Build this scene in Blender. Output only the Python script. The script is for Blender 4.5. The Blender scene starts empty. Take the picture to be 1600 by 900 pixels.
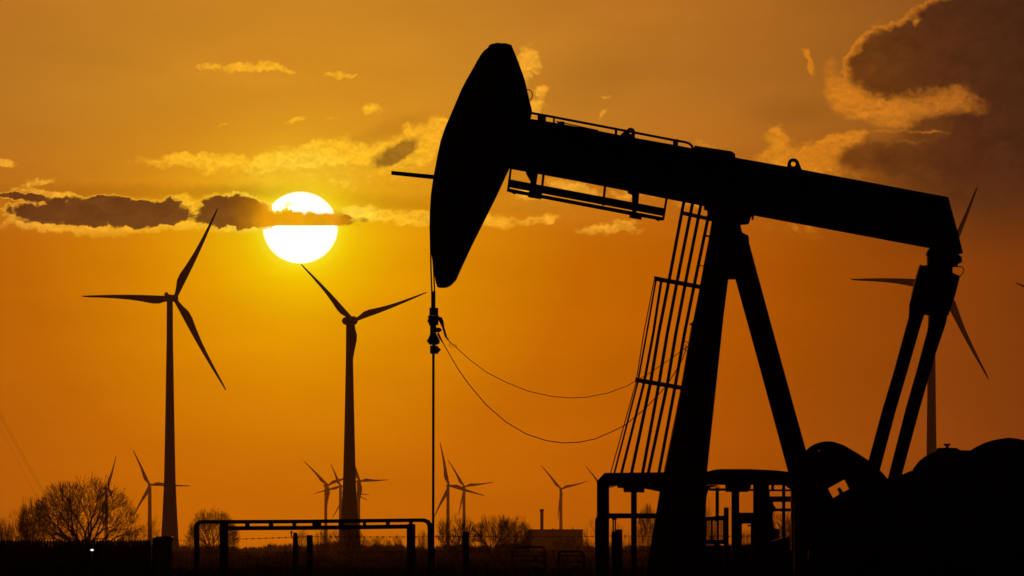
import bpy, math, random
import numpy as np
from mathutils import Vector, Matrix
from mathutils.geometry import tessellate_polygon

R = math.radians
scene = bpy.context.scene
col = scene.collection
random.seed(7)

# ------------------------------------------------------------------ camera
F = 12205.0            # focal length in 1600-wide pixels (a long telephoto)
CAM_H = 1.7
HORIZ = 866.0
pitch = math.atan((HORIZ - 450.0) / F)
cd = bpy.data.cameras.new('camera')
cam = bpy.data.objects.new('camera', cd)
col.objects.link(cam)
cam.location = (0, 0, CAM_H)
cam.rotation_euler = (R(90) + pitch, 0, 0)
cd.sensor_width = 36.0
cd.lens = 36.0 * F / 1600.0
cd.clip_start = 1.0
cd.clip_end = 60000.0
scene.camera = cam
scene.render.resolution_x, scene.render.resolution_y = 1024, 576

scene.view_settings.view_transform = 'Standard'
scene.view_settings.look = 'None'
scene.view_settings.exposure = 0.0
scene.view_settings.gamma = 1.0
scene.view_settings.use_curve_mapping = False
scene.cycles.max_bounces = 3
scene.cycles.volume_bounces = 0
scene.cycles.use_denoising = True
scene.cycles.denoising_input_passes = 'RGB_ALBEDO_NORMAL'
scene.cycles.denoising_prefilter = 'ACCURATE'

cp, sp = math.cos(pitch), math.sin(pitch)


def P(px, py, D):
    """the place in the world, D metres down the view, of a measured bearing"""
    x = (px - 800.0) / F
    y = (450.0 - py) / F
    dy = cp - y * sp
    dz = sp + y * cp
    s = D / dy
    return Vector((x * s, D, CAM_H + dz * s))


# ------------------------------------------------------------------ sky
SUN_U, SUN_V = 4.69, 3.555           # bearing of the sun in hundredths of the frame unit
SUN_AZ = math.atan((469.0 - 800.0) / F)
SUN_EL = math.atan((HORIZ - 355.0) / F)


def lin(c):
    r = []
    for v in c:
        v /= 255.0
        r.append(v / 12.92 if v <= 0.04045 else ((v + 0.055) / 1.055) ** 2.4)
    return tuple(r) + (1.0,)


world = bpy.data.worlds.new('World')
scene.world = world
world.use_nodes = True
wt = world.node_tree
wt.nodes.clear()
WL = wt.links.new


def sock(a, i):
    if hasattr(a, 'is_output'):
        WL(a, i)
    elif isinstance(a, (int, float)) and i.type in ('RGBA', 'VECTOR'):
        i.default_value = (a,) * len(i.default_value)
    else:
        i.default_value = a


def M(op, a, b=0.0, c=0.0, clamp=False):
    n = wt.nodes.new('ShaderNodeMath')
    n.operation = op
    n.use_clamp = clamp
    sock(a, n.inputs[0])
    sock(b, n.inputs[1])
    sock(c, n.inputs[2])
    return n.outputs[0]


def smooth(v, a, b, lo=0.0, hi=1.0):
    n = wt.nodes.new('ShaderNodeMapRange')
    n.interpolation_type = 'SMOOTHSTEP'
    sock(v, n.inputs[0])
    n.inputs[1].default_value = a
    n.inputs[2].default_value = b
    n.inputs[3].default_value = lo
    n.inputs[4].default_value = hi
    return n.outputs[0]


def mixc(f, a, b, mode='MIX'):
    n = wt.nodes.new('ShaderNodeMix')
    n.data_type = 'RGBA'
    n.blend_type = mode
    n.clamp_result = False
    sock(f, n.inputs[0])
    sock(a, n.inputs[6])
    sock(b, n.inputs[7])
    return n.outputs[2]


def dim(c, f):
    """colour c times the number f"""
    n = wt.nodes.new('ShaderNodeMix')
    n.data_type = 'RGBA'
    n.clamp_factor = False
    n.clamp_result = False
    sock(f, n.inputs[0])
    n.inputs[6].default_value = (0, 0, 0, 1)
    sock(c, n.inputs[7])
    return n.outputs[2]


def ramp(v, stops, span):
    n = wt.nodes.new('ShaderNodeValToRGB')
    cr = n.color_ramp
    cr.interpolation = 'LINEAR'
    while len(cr.elements) < len(stops):
        cr.elements.new(0.5)
    for e, (p, c) in zip(cr.elements, stops):
        e.position = p / span
        e.color = lin(c)
    sock(M('DIVIDE', v, span), n.inputs[0])
    return n.outputs[0]


tc = wt.nodes.new('ShaderNodeTexCoord')
sep = wt.nodes.new('ShaderNodeSeparateXYZ')
WL(tc.outputs['Generated'], sep.inputs[0])
DX, DY, DZ = sep.outputs
yy = M('MAXIMUM', DY, 0.08)
U = M('ADD', M('MULTIPLY', M('DIVIDE', DX, yy), F / 100.0), 8.0)
V = M('SUBTRACT', HORIZ / 100.0, M('MULTIPLY', M('DIVIDE', DZ, yy), F / 100.0))
comb = wt.nodes.new('ShaderNodeCombineXYZ')
WL(U, comb.inputs[0])
WL(V, comb.inputs[1])
UV = comb.outputs[0]


def noise(vec, scale, detail=6.0, rough=0.55, loc=(0, 0, 0), stretch=(1, 1, 1), color=False, rot=0.0):
    m = wt.nodes.new('ShaderNodeMapping')
    m.inputs['Location'].default_value = loc
    m.inputs['Rotation'].default_value = (0, 0, rot)
    m.inputs['Scale'].default_value = stretch
    WL(vec, m.inputs['Vector'])
    n = wt.nodes.new('ShaderNodeTexNoise')
    n.inputs['Scale'].default_value = scale
    n.inputs['Detail'].default_value = detail
    n.inputs['Roughness'].default_value = rough
    WL(m.outputs[0], n.inputs['Vector'])
    return n.outputs['Color' if color else 'Fac']


def vmath(op, a, b):
    n = wt.nodes.new('ShaderNodeVectorMath')
    n.operation = op
    sock(a, n.inputs[0])
    if b is not None:
        if op == 'SCALE':
            sock(b, n.inputs['Scale'])
        else:
            sock(b, n.inputs[1])
    return n.outputs[0]


# turbulence bends the coordinates in which the cloud banks are laid
w1 = vmath('SCALE', vmath('SUBTRACT', noise(UV, 1.6, 5, 0.6, (3, 1, 0), color=True), (0.5, 0.5, 0.5)), 0.22)
w2 = vmath('SCALE', vmath('SUBTRACT', noise(UV, 6.0, 4, 0.6, (9, 4, 2), color=True), (0.5, 0.5, 0.5)), 0.16)
WV = vmath('ADD', vmath('ADD', UV, w1), w2)
WV2 = vmath('ADD', UV, w2)
WV3 = vmath('ADD', UV, vmath('SCALE', vmath('ADD', w1, w2), 0.75))


def blob(vec, x, y, rx, ry, ang, amp, inner=0.15):
    m = wt.nodes.new('ShaderNodeMapping')
    m.vector_type = 'TEXTURE'
    m.inputs['Location'].default_value = (x / 100, y / 100, 0)
    m.inputs['Rotation'].default_value = (0, 0, R(ang))
    m.inputs['Scale'].default_value = (rx / 100, ry / 100, 1)
    WL(vec, m.inputs['Vector'])
    n = wt.nodes.new('ShaderNodeVectorMath')
    n.operation = 'LENGTH'
    WL(m.outputs[0], n.inputs[0])
    return smooth(n.outputs['Value'], 1.25, inner, 0.0, amp)


def total(vec, blobs):
    t = None
    for k, b in enumerate(blobs):
        if k and k % 5 == 0:        # keeps the node tree sequential, so the renderer's shader stack stays small
            cx = wt.nodes.new('ShaderNodeCombineXYZ')
            WL(M('MULTIPLY', t, 1e-6), cx.inputs[2])
            vec = vmath('ADD', vec, cx.outputs[0])
        v = blob(vec, *b)
        t = v if t is None else M('ADD', t, v)
    return t


# last value of a bank: how far out its solid core reaches (0..1.25)
dark_band = [
    (50, 332, 74, 25, 2, 1.35, 0.2), (120, 331, 62, 29, 1, 1.4, 0.2), (178, 335, 74, 34, 3, 1.5, 0.2), (235, 333, 60, 26, -4, 1.3, 0.2), (162, 314, 34, 15, 0, 0.9, 0.2),
    (30, 306, 74, 9, 5, 1.2, 0.2), (268, 342, 34, 17, -10, 0.8, 0.2), (262, 318, 22, 12, 0, 0.7, 0.2),
    (355, 331, 68, 33, 3, 1.6, 0.3), (395, 336, 50, 29, 14, 1.3, 0.3), (532, 343, 30, 14, 0, 1.3, 0.3),
    (572, 344, 16, 9, 0, 0.7, 0.2),
]
big = [
    (1452, 92, 168, 84, -24, 1.15, 0.4), (1378, 92, 66, 62, -40, 0.75, 0.2), (1570, 50, 150, 110, 0, 1.0, 0.4), (1602, 190, 100, 150, 0, 1.1, 0.2),
    (1395, 244, 100, 34, -3, 0.85, 0.0), (1490, 262, 130, 56, 5, 0.9, 0.1), (1560, 190, 100, 60, 0, 0.9, 0.1),
]
gold_under = [
    (440, 248, 210, 26, -6, 0.95, 0.1), (505, 235, 62, 27, -14, 0.85, 0.1), (570, 242, 60, 22, 0, 0.7, 0.1), (650, 226, 76, 44, -34, 1.15, 0.1),
    (690, 200, 40, 22, -20, 0.6, 0.1), (285, 249, 105, 15, -2, 0.9, 0.1), (605, 250, 60, 22, -30, 0.6, 0.1),
    (372, 104, 80, 10, 1, 1.1, 0.1), (440, 107, 48, 7, 8, 0.9, 0.1), (532, 116, 36, 5.5, 2, 0.95, 0.1), (582, 170, 28, 14, 12, 1.0, 0.1),
    (460, 186, 28, 8, -10, 0.85, 0.1), (520, 186, 26, 5, 0, 0.6, 0.1), (8, 255, 36, 11, 6, 0.95, 0.1), (62, 284, 34, 8, -2, 0.8, 0.1),
    (350, 192, 26, 5, -20, 0.5, 0.1), (20, 292, 40, 9, 0, 0.5, 0.1),
    (826, 92, 26, 32, 20, 1.15, 0.2), (846, 142, 15, 22, 30, 1.0, 0.1), (838, 168, 24, 14, 0, 0.95, 0.1), (820, 128, 18, 20, 0, 0.6, 0.1),
    (948, 150, 13, 6, 0, 0.85, 0.1), (944, 180, 22, 6, -52, 0.55, 0.1),
    (612, 337, 78, 19, 6, 1.15, 0.1), (560, 330, 48, 16, 8, 1.0, 0.1), (668, 342, 50, 15, 4, 1.0, 0.1),
    (772, 345, 48, 17, 4, 1.1, 0.1), (848, 342, 40, 11, -4, 0.95, 0.1), (935, 360, 44, 11, -4, 0.9, 0.1), (985, 358, 54, 14, 6, 0.75, 0.1),
    (980, 345, 50, 8, 0, 0.5, 0.1), (830, 302, 50, 14, 6, 0.8, 0.1), (880, 288, 60, 18, 12, 0.75, 0.1), (930, 300, 60, 14, 10, 0.65, 0.1),
    (1000, 305, 60, 16, 8, 0.6, 0.1), (560, 290, 110, 22, 4, 0.42, 0.0), (1080, 322, 50, 12, 4, 0.6, 0.1),
    (287, 322, 30, 22, 20, 1.5, 0.1), (292, 340, 32, 20, 0, 1.3, 0.1), (150, 354, 190, 16, 1, 1.15, 0.1), (160, 366, 60, 14, 0, 0.7, 0.1), (400, 354, 80, 14, 3, 1.0, 0.1),
    (150, 340, 190, 22, 1, 0.8, 0.3), (362, 342, 82, 22, 3, 0.8, 0.3), (70, 302, 60, 9, 4, 0.9, 0.1), (430, 321, 40, 10, -6, 0.9, 0.1), (160, 312, 100, 12, 0, 0.8, 0.1),
    (350, 306, 60, 10, 0, 0.7, 0.1),
    (1214, 222, 28, 38, 8, 1.05, 0.1), (1100, 226, 30, 11, 10, 0.7, 0.1), (1215, 258, 74, 30, 0, 0.85, 0.1), (1264, 92, 9, 30, -12, 1.0, 0.1),
    (1275, 234, 50, 32, -10, 1.0, 0.1), (1318, 222, 46, 24, -14, 0.95, 0.1), (1280, 265, 100, 30, 6, 0.8, 0.1), (1230, 356, 100, 20, 8, 0.62, 0.1), (1264, 96, 14, 34, -12, 0.4, 0.1),
    (1330, 212, 50, 14, -20, 0.5, 0.1),
]
gold_over = [
    (1302, 122, 24, 46, -10, 1.0, 0.1), (1325, 158, 42, 36, 30, 1.1, 0.1), (1375, 172, 60, 30, 12, 1.15, 0.1), (1440, 162, 76, 34, -2, 1.05, 0.1),
    (1505, 158, 56, 34, 14, 1.0, 0.1), (1400, 196, 46, 12, 0, 0.8, 0.1), (1350, 130, 40, 26, 0, 0.55, 0.0), (1338, 78, 36, 12, -42, 0.7, 0.1), (1365, 42, 40, 9, -38, 0.6, 0.1),
    (1434, 30, 9, 16, 0, 0.95, 0.1), (1365, 105, 12, 14, 0, 0.4, 0.1), (1440, 268, 60, 22, -20, 0.62, 0.0), (1300, 290, 80, 20, 10, 0.6, 0.0),
    (1385, 208, 56, 5, 2, 0.85, 0.1), (1455, 207, 50, 4, 2, 0.75, 0.1), (1332, 219, 26, 7, -38, 0.85, 0.1),
]
N1 = M('ADD', M('MULTIPLY', noise(WV, 2.2, 10, 0.62, (0, 2, 0), (0.8, 1.15, 1)), 0.55),
       M('MULTIPLY', noise(WV, 7.5, 8, 0.62, (5, 0, 3), (0.85, 1.1, 1)), 0.45))
n1 = M('SUBTRACT', N1, 0.5)
N2 = M('SUBTRACT', noise(WV2, 4.2, 9, 0.56, (4, 9, 1), (0.9, 1.1, 1)), 0.5)


def density(B_, n_, amp_, cut):
    return M('SUBTRACT', M('ADD', B_, M('MULTIPLY', M('MULTIPLY', n_, amp_), smooth(B_, 0.0, 0.35))), cut)



# distance from the sun, in the same units; the disc is a little flattened by refraction
ru = M('SUBTRACT', U, SUN_U)
rv = M('SUBTRACT', V, SUN_V)
r_disc = M('SQRT', M('ADD', M('MULTIPLY', ru, ru), M('MULTIPLY', M('MULTIPLY', rv, rv), 1.09)))
r = M('SQRT', M('ADD', M('MULTIPLY', ru, ru), M('MULTIPLY', M('MULTIPLY', rv, rv), 1.1)))

low = ramp(r, [(0, (255, 225, 20)), (0.60, (255, 240, 30)), (0.74, (249, 212, 0)), (0.95, (243, 190, 0)), (1.6, (235, 161, 0)), (2.6, (221, 136, 0)),
               (4.4, (198, 105, 0)), (6.2, (184, 91, 0)), (8.2, (158, 74, 2)), (10.0, (135, 62, 8)), (12.0, (108, 47, 12)),
               (16.0, (90, 40, 14))], 16.0)
high = ramp(r, [(0, (240, 180, 40)), (2.2, (214, 143, 32)), (4.0, (200, 131, 36)), (6.0, (189, 118, 36)), (8.0, (170, 103, 32)),
                (10.0, (146, 86, 29)), (12.0, (116, 64, 24)), (16.0, (80, 44, 20))], 16.0)
elev = smooth(V, 4.3, 1.3)
base = mixc(elev, low, high)
# left side of the sky is a little dimmer than the right at equal distance
base = mixc(smooth(U, 3.0, -0.5, 0.0, 0.18), base, (0.30, 0.12, 0.01, 1))
streak = noise(UV, 0.8, 5, 0.55, (1, 7, 0), (0.35, 1.3, 1), rot=-0.06)
base = dim(base, M('ADD', 0.86, M('MULTIPLY', streak, 0.28)))
shade = M('SUBTRACT', 1.0, total(WV2, [
    (170, 300, 260, 16, 0, 0.20), (390, 299, 120, 14, 0, 0.22), (600, 205, 90, 16, -22, 0.14), (930, 110, 120, 60, -20, 0.10),
    (620, 318, 110, 16, 5, 0.16), (1230, 175, 80, 26, 0, 0.12), (1010, 140, 200, 80, -20, 0.06), (1500, 330, 220, 80, 0, 0.16),
    (840, 326, 70, 10, 0, 0.10)]))
base = dim(base, shade)

bright = ramp(r, [(0, (255, 235, 110)), (0.6, (255, 222, 70)), (1.4, (250, 188, 36)), (2.6, (243, 170, 34)), (4.2, (240, 165, 44)),
                  (6.0, (222, 146, 34)), (8.0, (206, 122, 24)), (10.0, (186, 108, 28)), (12.0, (130, 70, 24))], 12.0)
darkc = ramp(r, [(0, (243, 156, 0)), (0.45, (238, 146, 4)), (0.60, (226, 136, 4)), (0.80, (164, 92, 8)), (1.05, (124, 70, 16)), (1.3, (104, 58, 24)), (2.2, (98, 55, 24)),
                 (4.5, (92, 50, 22)), (7.0, (128, 68, 16)), (9.0, (104, 56, 18)), (10.4, (76, 40, 20)), (12.0, (56, 31, 20))], 12.0)
bil1 = noise(WV, 8.0, 7, 0.65, (7, 7, 7), (0.9, 1.1, 1))
# relief of the billows: tops towards the light, hollows away from it
rel = M('SUBTRACT', noise(WV, 4.5, 6, 0.6, (5, 0, 3), (0.9, 1.1, 1)), noise(WV, 4.5, 6, 0.6, (5, -0.055, 3), (0.9, 1.1, 1)))
bil2 = noise(WV, 2.6, 5, 0.55, (1, 3, 5))
billow = M('ADD', M('ADD', 0.68, M('MULTIPLY', rel, 1.25)), M('ADD', M('MULTIPLY', bil1, 0.42), M('MULTIPLY', bil2, 0.36)))
brightb = dim(bright, billow)
darkb = dim(darkc, M('ADD', 0.34, M('ADD', M('MULTIPLY', bil2, 0.92), M('MULTIPLY', M('ADD', rel, 0.2), 0.6))))
# thin lit vapour under the upper bank
veil = total(WV, [(480, 264, 230, 38, -4, 0.7, 0.0), (640, 265, 110, 50, 0, 0.6, 0.0), (400, 120, 150, 20, 2, 0.22, 0.0), (880, 320, 160, 36, 6, 0.30, 0.0),
                  (1300, 270, 150, 30, 5, 0.28, 0.0), (150, 345, 220, 26, 1, 0.35, 0.0)])
sky = mixc(M('MULTIPLY', veil, M('ADD', 0.4, M('MULTIPLY', bil2, 0.9))), base, mixc(0.5, base, brightb))
# solid brown body of the right-hand cloud, its light rim, then the swath the sun still reaches
body = M('MULTIPLY', smooth(total(UV, [(1560, 250, 200, 165, -10, 1.0, 0.0), (1420, 270, 170, 70, 6, 0.55, 0.0), (1480, 200, 80, 34, 0, 0.9, 0.0)]), 0.0, 1.0), 0.85)
sky = mixc(body, sky, darkb)
d_gu = density(total(WV, gold_under), n1, 3.0, 0.42)
gu = M('MULTIPLY', smooth(d_gu, -0.05, 0.58), smooth(V, 3.78, 3.50, 0.25, 0.95))
sky = mixc(gu, sky, brightb)
d_big = density(total(WV2, big), n1, 1.2, 0.5)
rimc = mixc(M('MULTIPLY', smooth(V, 2.6, 2.0), M('SUBTRACT', 1.0, M('MULTIPLY', smooth(U, 14.0, 14.7), smooth(V, 0.5, 1.1)))), darkb, brightb)
rim = mixc(smooth(d_big, 0.05, 0.55), rimc, darkb)
sky = mixc(M('MULTIPLY', smooth(d_big, -0.03, 0.10), smooth(V, 3.35, 2.2, 0.0, 0.96)), sky, rim)
d_go = density(total(WV, gold_over), n1, 2.2, 0.30)
sky = mixc(M('MULTIPLY', smooth(d_go, 0.0, 1.05), 0.92), sky, brightb)
d_band = density(total(WV3, dark_band), N2, 2.9, 0.52)
lobe = M('MULTIPLY', smooth(M('ADD', total(WV2, [(1402, 242, 110, 36, 0, 1.0, 0.0), (1345, 250, 60, 24, -8, 0.55, 0.0), (1480, 262, 90, 50, 0, 0.9, 0.0)]), M('MULTIPLY', n1, 1.5)), 0.22, 0.80), 0.86)
sky = mixc(lobe, sky, darkb)
pt = M('MULTIPLY', smooth(M('ADD', total(WV2, [(604, 247, 50, 22, -26, 1.0, 0.0), (634, 230, 44, 16, -38, 0.9, 0.0)]), M('MULTIPLY', n1, 1.2)), 0.25, 0.95), 0.72)
sky = mixc(pt, sky, darkb)
dbt = M('SUBTRACT', d_band, smooth(V, 3.30, 3.58, 0.0, 0.42))
band = mixc(M('MAXIMUM', smooth(dbt, 0.08, 0.62), smooth(V, 3.33, 3.50)), dim(bright, 1.12), darkb)
sky = mixc(M('MULTIPLY', smooth(dbt, -0.10, 0.34), 0.96), sky, band)

# the narrow level cloud across the sun: ragged above, flat below
topn = M('ADD', V, M('MULTIPLY', M('SUBTRACT', noise(UV, 5.0, 8, 0.6, (2, 8, 4)), 0.5), 0.22))
sb = M('MULTIPLY', M('MULTIPLY', smooth(V, 3.545, 3.515), smooth(topn, 3.24, 3.36)), M('MULTIPLY', smooth(U, 3.9, 4.2), smooth(M('ADD', U, M('MULTIPLY', n1, 1.4)), 5.58, 5.22)))
wisp = M('MULTIPLY', smooth(noise(WV2, 5.5, 8, 0.65, (6, 1, 9)), 0.40, 0.56), total(WV2, [(448, 322, 26, 16, 10, 1.0, 0.2), (425, 330, 26, 10, 0, 0.9, 0.2)]))
block = M('MINIMUM', M('ADD', M('ADD', sb, M('MULTIPLY', wisp, 0.85)), M('MULTIPLY', smooth(d_band, 0.0, 0.15), 0.95)), 1.0)
sky = mixc(M('MULTIPLY', sb, 0.94), sky, darkb)

# forward-scattered glare close round the disc lies over everything
sky = mixc(smooth(r, 1.15, 0.3, 0.0, 0.30), sky, (1.0, 0.56, 0.01, 1))

# the disc itself, dimmed where cloud crosses it
disc = M('MULTIPLY', smooth(r_disc, 0.60, 0.535), M('SUBTRACT', 1.0, block))
sky = mixc(disc, sky, (3.2, 3.0, 2.3, 1))

# far from the sun the sky dims and turns to a cold grey
svec = Vector((math.sin(SUN_AZ) * math.cos(SUN_EL), math.cos(SUN_AZ) * math.cos(SUN_EL), math.sin(SUN_EL)))
dt = wt.nodes.new('ShaderNodeVectorMath')
dt.operation = 'DOT_PRODUCT'
WL(tc.outputs['Generated'], dt.inputs[0])
dt.inputs[1].default_value = svec
ang = M('ARCCOSINE', M('MINIMUM', dt.outputs['Value'], 1.0))
fall = M('ADD', M('MULTIPLY', smooth(ang, R(9), R(40), 1.0, 0.0), 0.97), 0.006)
sky = dim(sky, fall)

nish = wt.nodes.new('ShaderNodeTexSky')
nish.sky_type = 'NISHITA'
nish.sun_disc = False
nish.sun_elevation = SUN_EL
nish.sun_rotation = SUN_AZ
nish.dust_density = 6.0
nish.air_density = 1.5
away = smooth(ang, R(10), R(35), 0.0, 0.05)
bg1 = wt.nodes.new('ShaderNodeBackground')
WL(sky, bg1.inputs[0])
bg1.inputs[1].default_value = 1.0
bg2 = wt.nodes.new('ShaderNodeBackground')
WL(nish.outputs[0], bg2.inputs[0])
WL(M('MULTIPLY', away, 0.1), bg2.inputs[1])
addn = wt.nodes.new('ShaderNodeAddShader')
WL(bg1.outputs[0], addn.inputs[0])
WL(bg2.outputs[0], addn.inputs[1])
wo = wt.nodes.new('ShaderNodeOutputWorld')
WL(addn.outputs[0], wo.inputs[0])
world.cycles.sampling_method = 'NONE'

# ------------------------------------------------------------------ sun lamp (already in thick evening haze, so weak and orange)
ld = bpy.data.lights.new('sun', 'SUN')
ld.energy = 0.45
ld.angle = R(0.5)
ld.color = (1.0, 0.21, 0.015)
sun = bpy.data.objects.new('sun', ld)
col.objects.link(sun)
sun.rotation_euler = svec.to_track_quat('Z', 'Y').to_euler()
sun.location = (0, 0, 60)


# ------------------------------------------------------------------ materials
def mat(name, c, rough=0.7, metal=0.0, spec=0.3, var=0.35, scale=3.0, bump=0.0, rust=None):
    m = bpy.data.materials.new(name)
    m.use_nodes = True
    t = m.node_tree
    b = t.nodes['Principled BSDF']
    b.inputs['Roughness'].default_value = rough
    b.inputs['Metallic'].default_value = metal
    b.inputs['Specular IOR Level'].default_value = spec
    co = t.nodes.new('ShaderNodeTexCoord')
    n = t.nodes.new('ShaderNodeTexNoise')
    n.inputs['Scale'].default_value = scale
    n.inputs['Detail'].default_value = 6
    t.links.new(co.outputs['Object'], n.inputs['Vector'])
    rp = t.nodes.new('ShaderNodeValToRGB')
    rp.color_ramp.elements[0].position = 0.35
    rp.color_ramp.elements[1].position = 0.7
    rp.color_ramp.elements[0].color = tuple(v * (1 - var) for v in c) + (1,)
    rp.color_ramp.elements[1].color = (tuple(rust) if rust else tuple(min(1, v * (1 + var)) for v in c)) + (1,)
    t.links.new(n.outputs['Fac'], rp.inputs[0])
    t.links.new(rp.outputs[0], b.inputs['Base Color'])
    if bump:
        bp = t.nodes.new('ShaderNodeBump')
        bp.inputs['Strength'].default_value = bump
        bp.inputs['Distance'].default_value = 0.01
        t.links.new(n.outputs['Fac'], bp.inputs['Height'])
        t.links.new(bp.outputs[0], b.inputs['Normal'])
    return m


STEEL = mat('pump_paint', (0.035, 0.04, 0.035), 0.85, 0.0, 0.12, rust=(0.05, 0.025, 0.015), bump=0.2)
RUST = mat('rusty_steel', (0.06, 0.03, 0.02), 0.8, 0.0, 0.2)
GALV = mat('galvanised_steel', (0.12, 0.12, 0.12), 0.6, 0.4, 0.3)
CABLE = mat('cable_steel', (0.04, 0.035, 0.03), 0.7, 0.2)
ROD = mat('polished_rod_steel', (0.25, 0.25, 0.25), 0.3, 0.9)
TOWER = mat('turbine_white', (0.55, 0.55, 0.55), 0.6, 0.0, 0.2, var=0.05, scale=0.1)
BARK = mat('bark', (0.06, 0.045, 0.035), 0.95, 0.0, 0.1, scale=2.0)
TWIG = mat('twigs', (0.05, 0.038, 0.03), 0.95, 0.0, 0.1, scale=0.6)
WOOD = mat('fence_wood', (0.08, 0.06, 0.045), 0.9, 0.0, 0.1)
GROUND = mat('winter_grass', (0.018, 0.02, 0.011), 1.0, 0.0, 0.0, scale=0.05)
CONC = mat('concrete', (0.25, 0.24, 0.22), 0.9, 0.0, 0.1)
FACADE = mat('factory_facade', (0.09, 0.085, 0.08), 0.9, 0.0, 0.1, var=0.1, scale=0.1)
WATER = mat('puddle_water', (0.02, 0.02, 0.02), 0.75, 0.0, 0.12)
PLASTIC = mat('cabinet_grey', (0.14, 0.14, 0.13), 0.6, 0.0, 0.2)


def emitter(name, c, s):
    m = bpy.data.materials.new(name)
    m.use_nodes = True
    b = m.node_tree.nodes['Principled BSDF']
    b.inputs['Base Color'].default_value = c
    b.inputs['Emission Color'].default_value = c
    b.inputs['Emission Strength'].default_value = s
    return m


LENS = emitter('lamp_lens', (1, 0.97, 0.85, 1), 2.0)


# ------------------------------------------------------------------ mesh collector
class MB:
    def __init__(self):
        self.v, self.f = [], []

    def prism(self, poly, D, th, holes=(), lean=None):
        """outline (view bearings at depth D) cut from plate th metres thick"""
        def depth(py):
            if lean is None:
                return D
            (y0, d0), (y1, d1) = lean
            return D + d0 + (d1 - d0) * (py - y0) / (y1 - y0)
        loops = [poly] + list(holes)
        tris = tessellate_polygon([[Vector((p[0], -p[1], 0)) for p in lp] for lp in loops])
        base = len(self.v)
        flat = [p for lp in loops for p in lp]
        n = len(flat)
        for s in (-0.5, 0.5):
            for p in flat:
                q = P(p[0], p[1], depth(p[1]))
                self.v.append((q.x, q.y + s * th, q.z))
        for t in tris:
            a, b, c = t
            pa, pb, pc = flat[a], flat[b], flat[c]
            area = (pb[0] - pa[0]) * (pc[1] - pa[1]) - (pb[1] - pa[1]) * (pc[0] - pa[0])
            if area > 0:
                b, c = c, b
            self.f.append((base + a, base + b, base + c))
            self.f.append((base + n + a, base + n + c, base + n + b))
        o = base
        for lp in loops:
            m = len(lp)
            for i in range(m):
                j = (i + 1) % m
                self.f.append((o + i, o + j, o + n + j, o + n + i))
            o += m
        return self

    def rect(self, x0, y0, x1, y1, D, th):
        return self.prism([(x0, y0), (x1, y0), (x1, y1), (x0, y1)], D, th)

    def strip(self, x0, y0, x1, y1, w, D, th):
        dx, dy = x1 - x0, y1 - y0
        l = math.hypot(dx, dy)
        nx, ny = -dy / l * w / 2, dx / l * w / 2
        return self.prism([(x0 + nx, y0 + ny), (x1 + nx, y1 + ny), (x1 - nx, y1 - ny), (x0 - nx, y0 - ny)], D, th)

    def tube(self, pts, rad, n=8, flat=1.0):
        pts = [Vector(p) for p in pts]
        if not hasattr(rad, '__len__'):
            rad = [rad] * len(pts)
        base = len(self.v)
        up = None
        for i, p in enumerate(pts):
            a = pts[max(i - 1, 0)]
            b = pts[min(i + 1, len(pts) - 1)]
            t = (b - a).normalized()
            if up is None:
                up = Vector((0, 1, 0)) if abs(t.y) < 0.9 else Vector((0, 0, 1))
            s = t.cross(up).normalized()
            u = s.cross(t).normalized()
            up = u
            for k in range(n):
                an = 2 * math.pi * k / n
                self.v.append(tuple(p + s * math.cos(an) * rad[i] + u * math.sin(an) * rad[i] * flat))
        m = len(pts)
        for i in range(m - 1):
            for k in range(n):
                k2 = (k + 1) % n
                self.f.append((base + i * n + k, base + i * n + k2, base + (i + 1) * n + k2, base + (i + 1) * n + k))
        self.f.append(tuple(base + k for k in reversed(range(n))))
        self.f.append(tuple(base + (m - 1) * n + k for k in range(n)))
        return self

    def ptube(self, pts, w, D, n=8):
        """tube through bearings at depth D (or per-point depth), w = width in the same bearing unit"""
        q = [P(p[0], p[1], p[2] if len(p) > 2 else D) for p in pts]
        ws = w if hasattr(w, '__len__') else [w] * len(pts)
        return self.tube(q, [a / 2 / F * D for a in ws], n)

    def box(self, x0, x1, y0, y1, z0, z1):
        b = len(self.v)
        for z in (z0, z1):
            self.v += [(x0, y0, z), (x1, y0, z), (x1, y1, z), (x0, y1, z)]
        for f in ((3, 2, 1, 0), (4, 5, 6, 7), (0, 1, 5, 4), (1, 2, 6, 5), (2, 3, 7, 6), (3, 0, 4, 7)):
            self.f.append(tuple(b + i for i in f))
        return self

    def build(self, name, material, parent=None, smooth=False, bevel=0.0):
        off = world_loc(parent) if parent is not None else Vector((0, 0, 0))
        if parent is None and self.v:
            a = np.array(self.v)
            off = Vector(((a[:, 0].min() + a[:, 0].max()) / 2, (a[:, 1].min() + a[:, 1].max()) / 2, a[:, 2].min()))
        me = bpy.data.meshes.new(name)
        me.from_pydata([tuple(Vector(p) - off) for p in self.v], [], self.f)
        me.materials.append(material)
        if smooth:
            me.polygons.foreach_set('use_smooth', [True] * len(me.polygons))
        me.update()
        o = bpy.data.objects.new(name, me)
        col.objects.link(o)
        if parent is not None:
            o.parent = parent
        else:
            o.location = off
        if bevel:
            bm = o.modifiers.new('bevel', 'BEVEL')
            bm.width = bevel
            bm.segments = 2
            bm.limit_method = 'ANGLE'
            bm.angle_limit = R(35)
        return o


def world_loc(o):
    l = Vector(o.location)
    while o.parent is not None:
        o = o.parent
        l += Vector(o.location)
    return l


def tag(o, label=None, cat=None, group=None, kind=None):
    if label:
        o['label'] = label
    if cat:
        o['category'] = cat
    if group:
        o['group'] = group
    if kind:
        o['kind'] = kind
    return o


def thing(name, label, cat, loc, group=None):
    o = bpy.data.objects.new(name, None)
    col.objects.link(o)
    o.location = loc
    return tag(o, label, cat, group)


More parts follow.
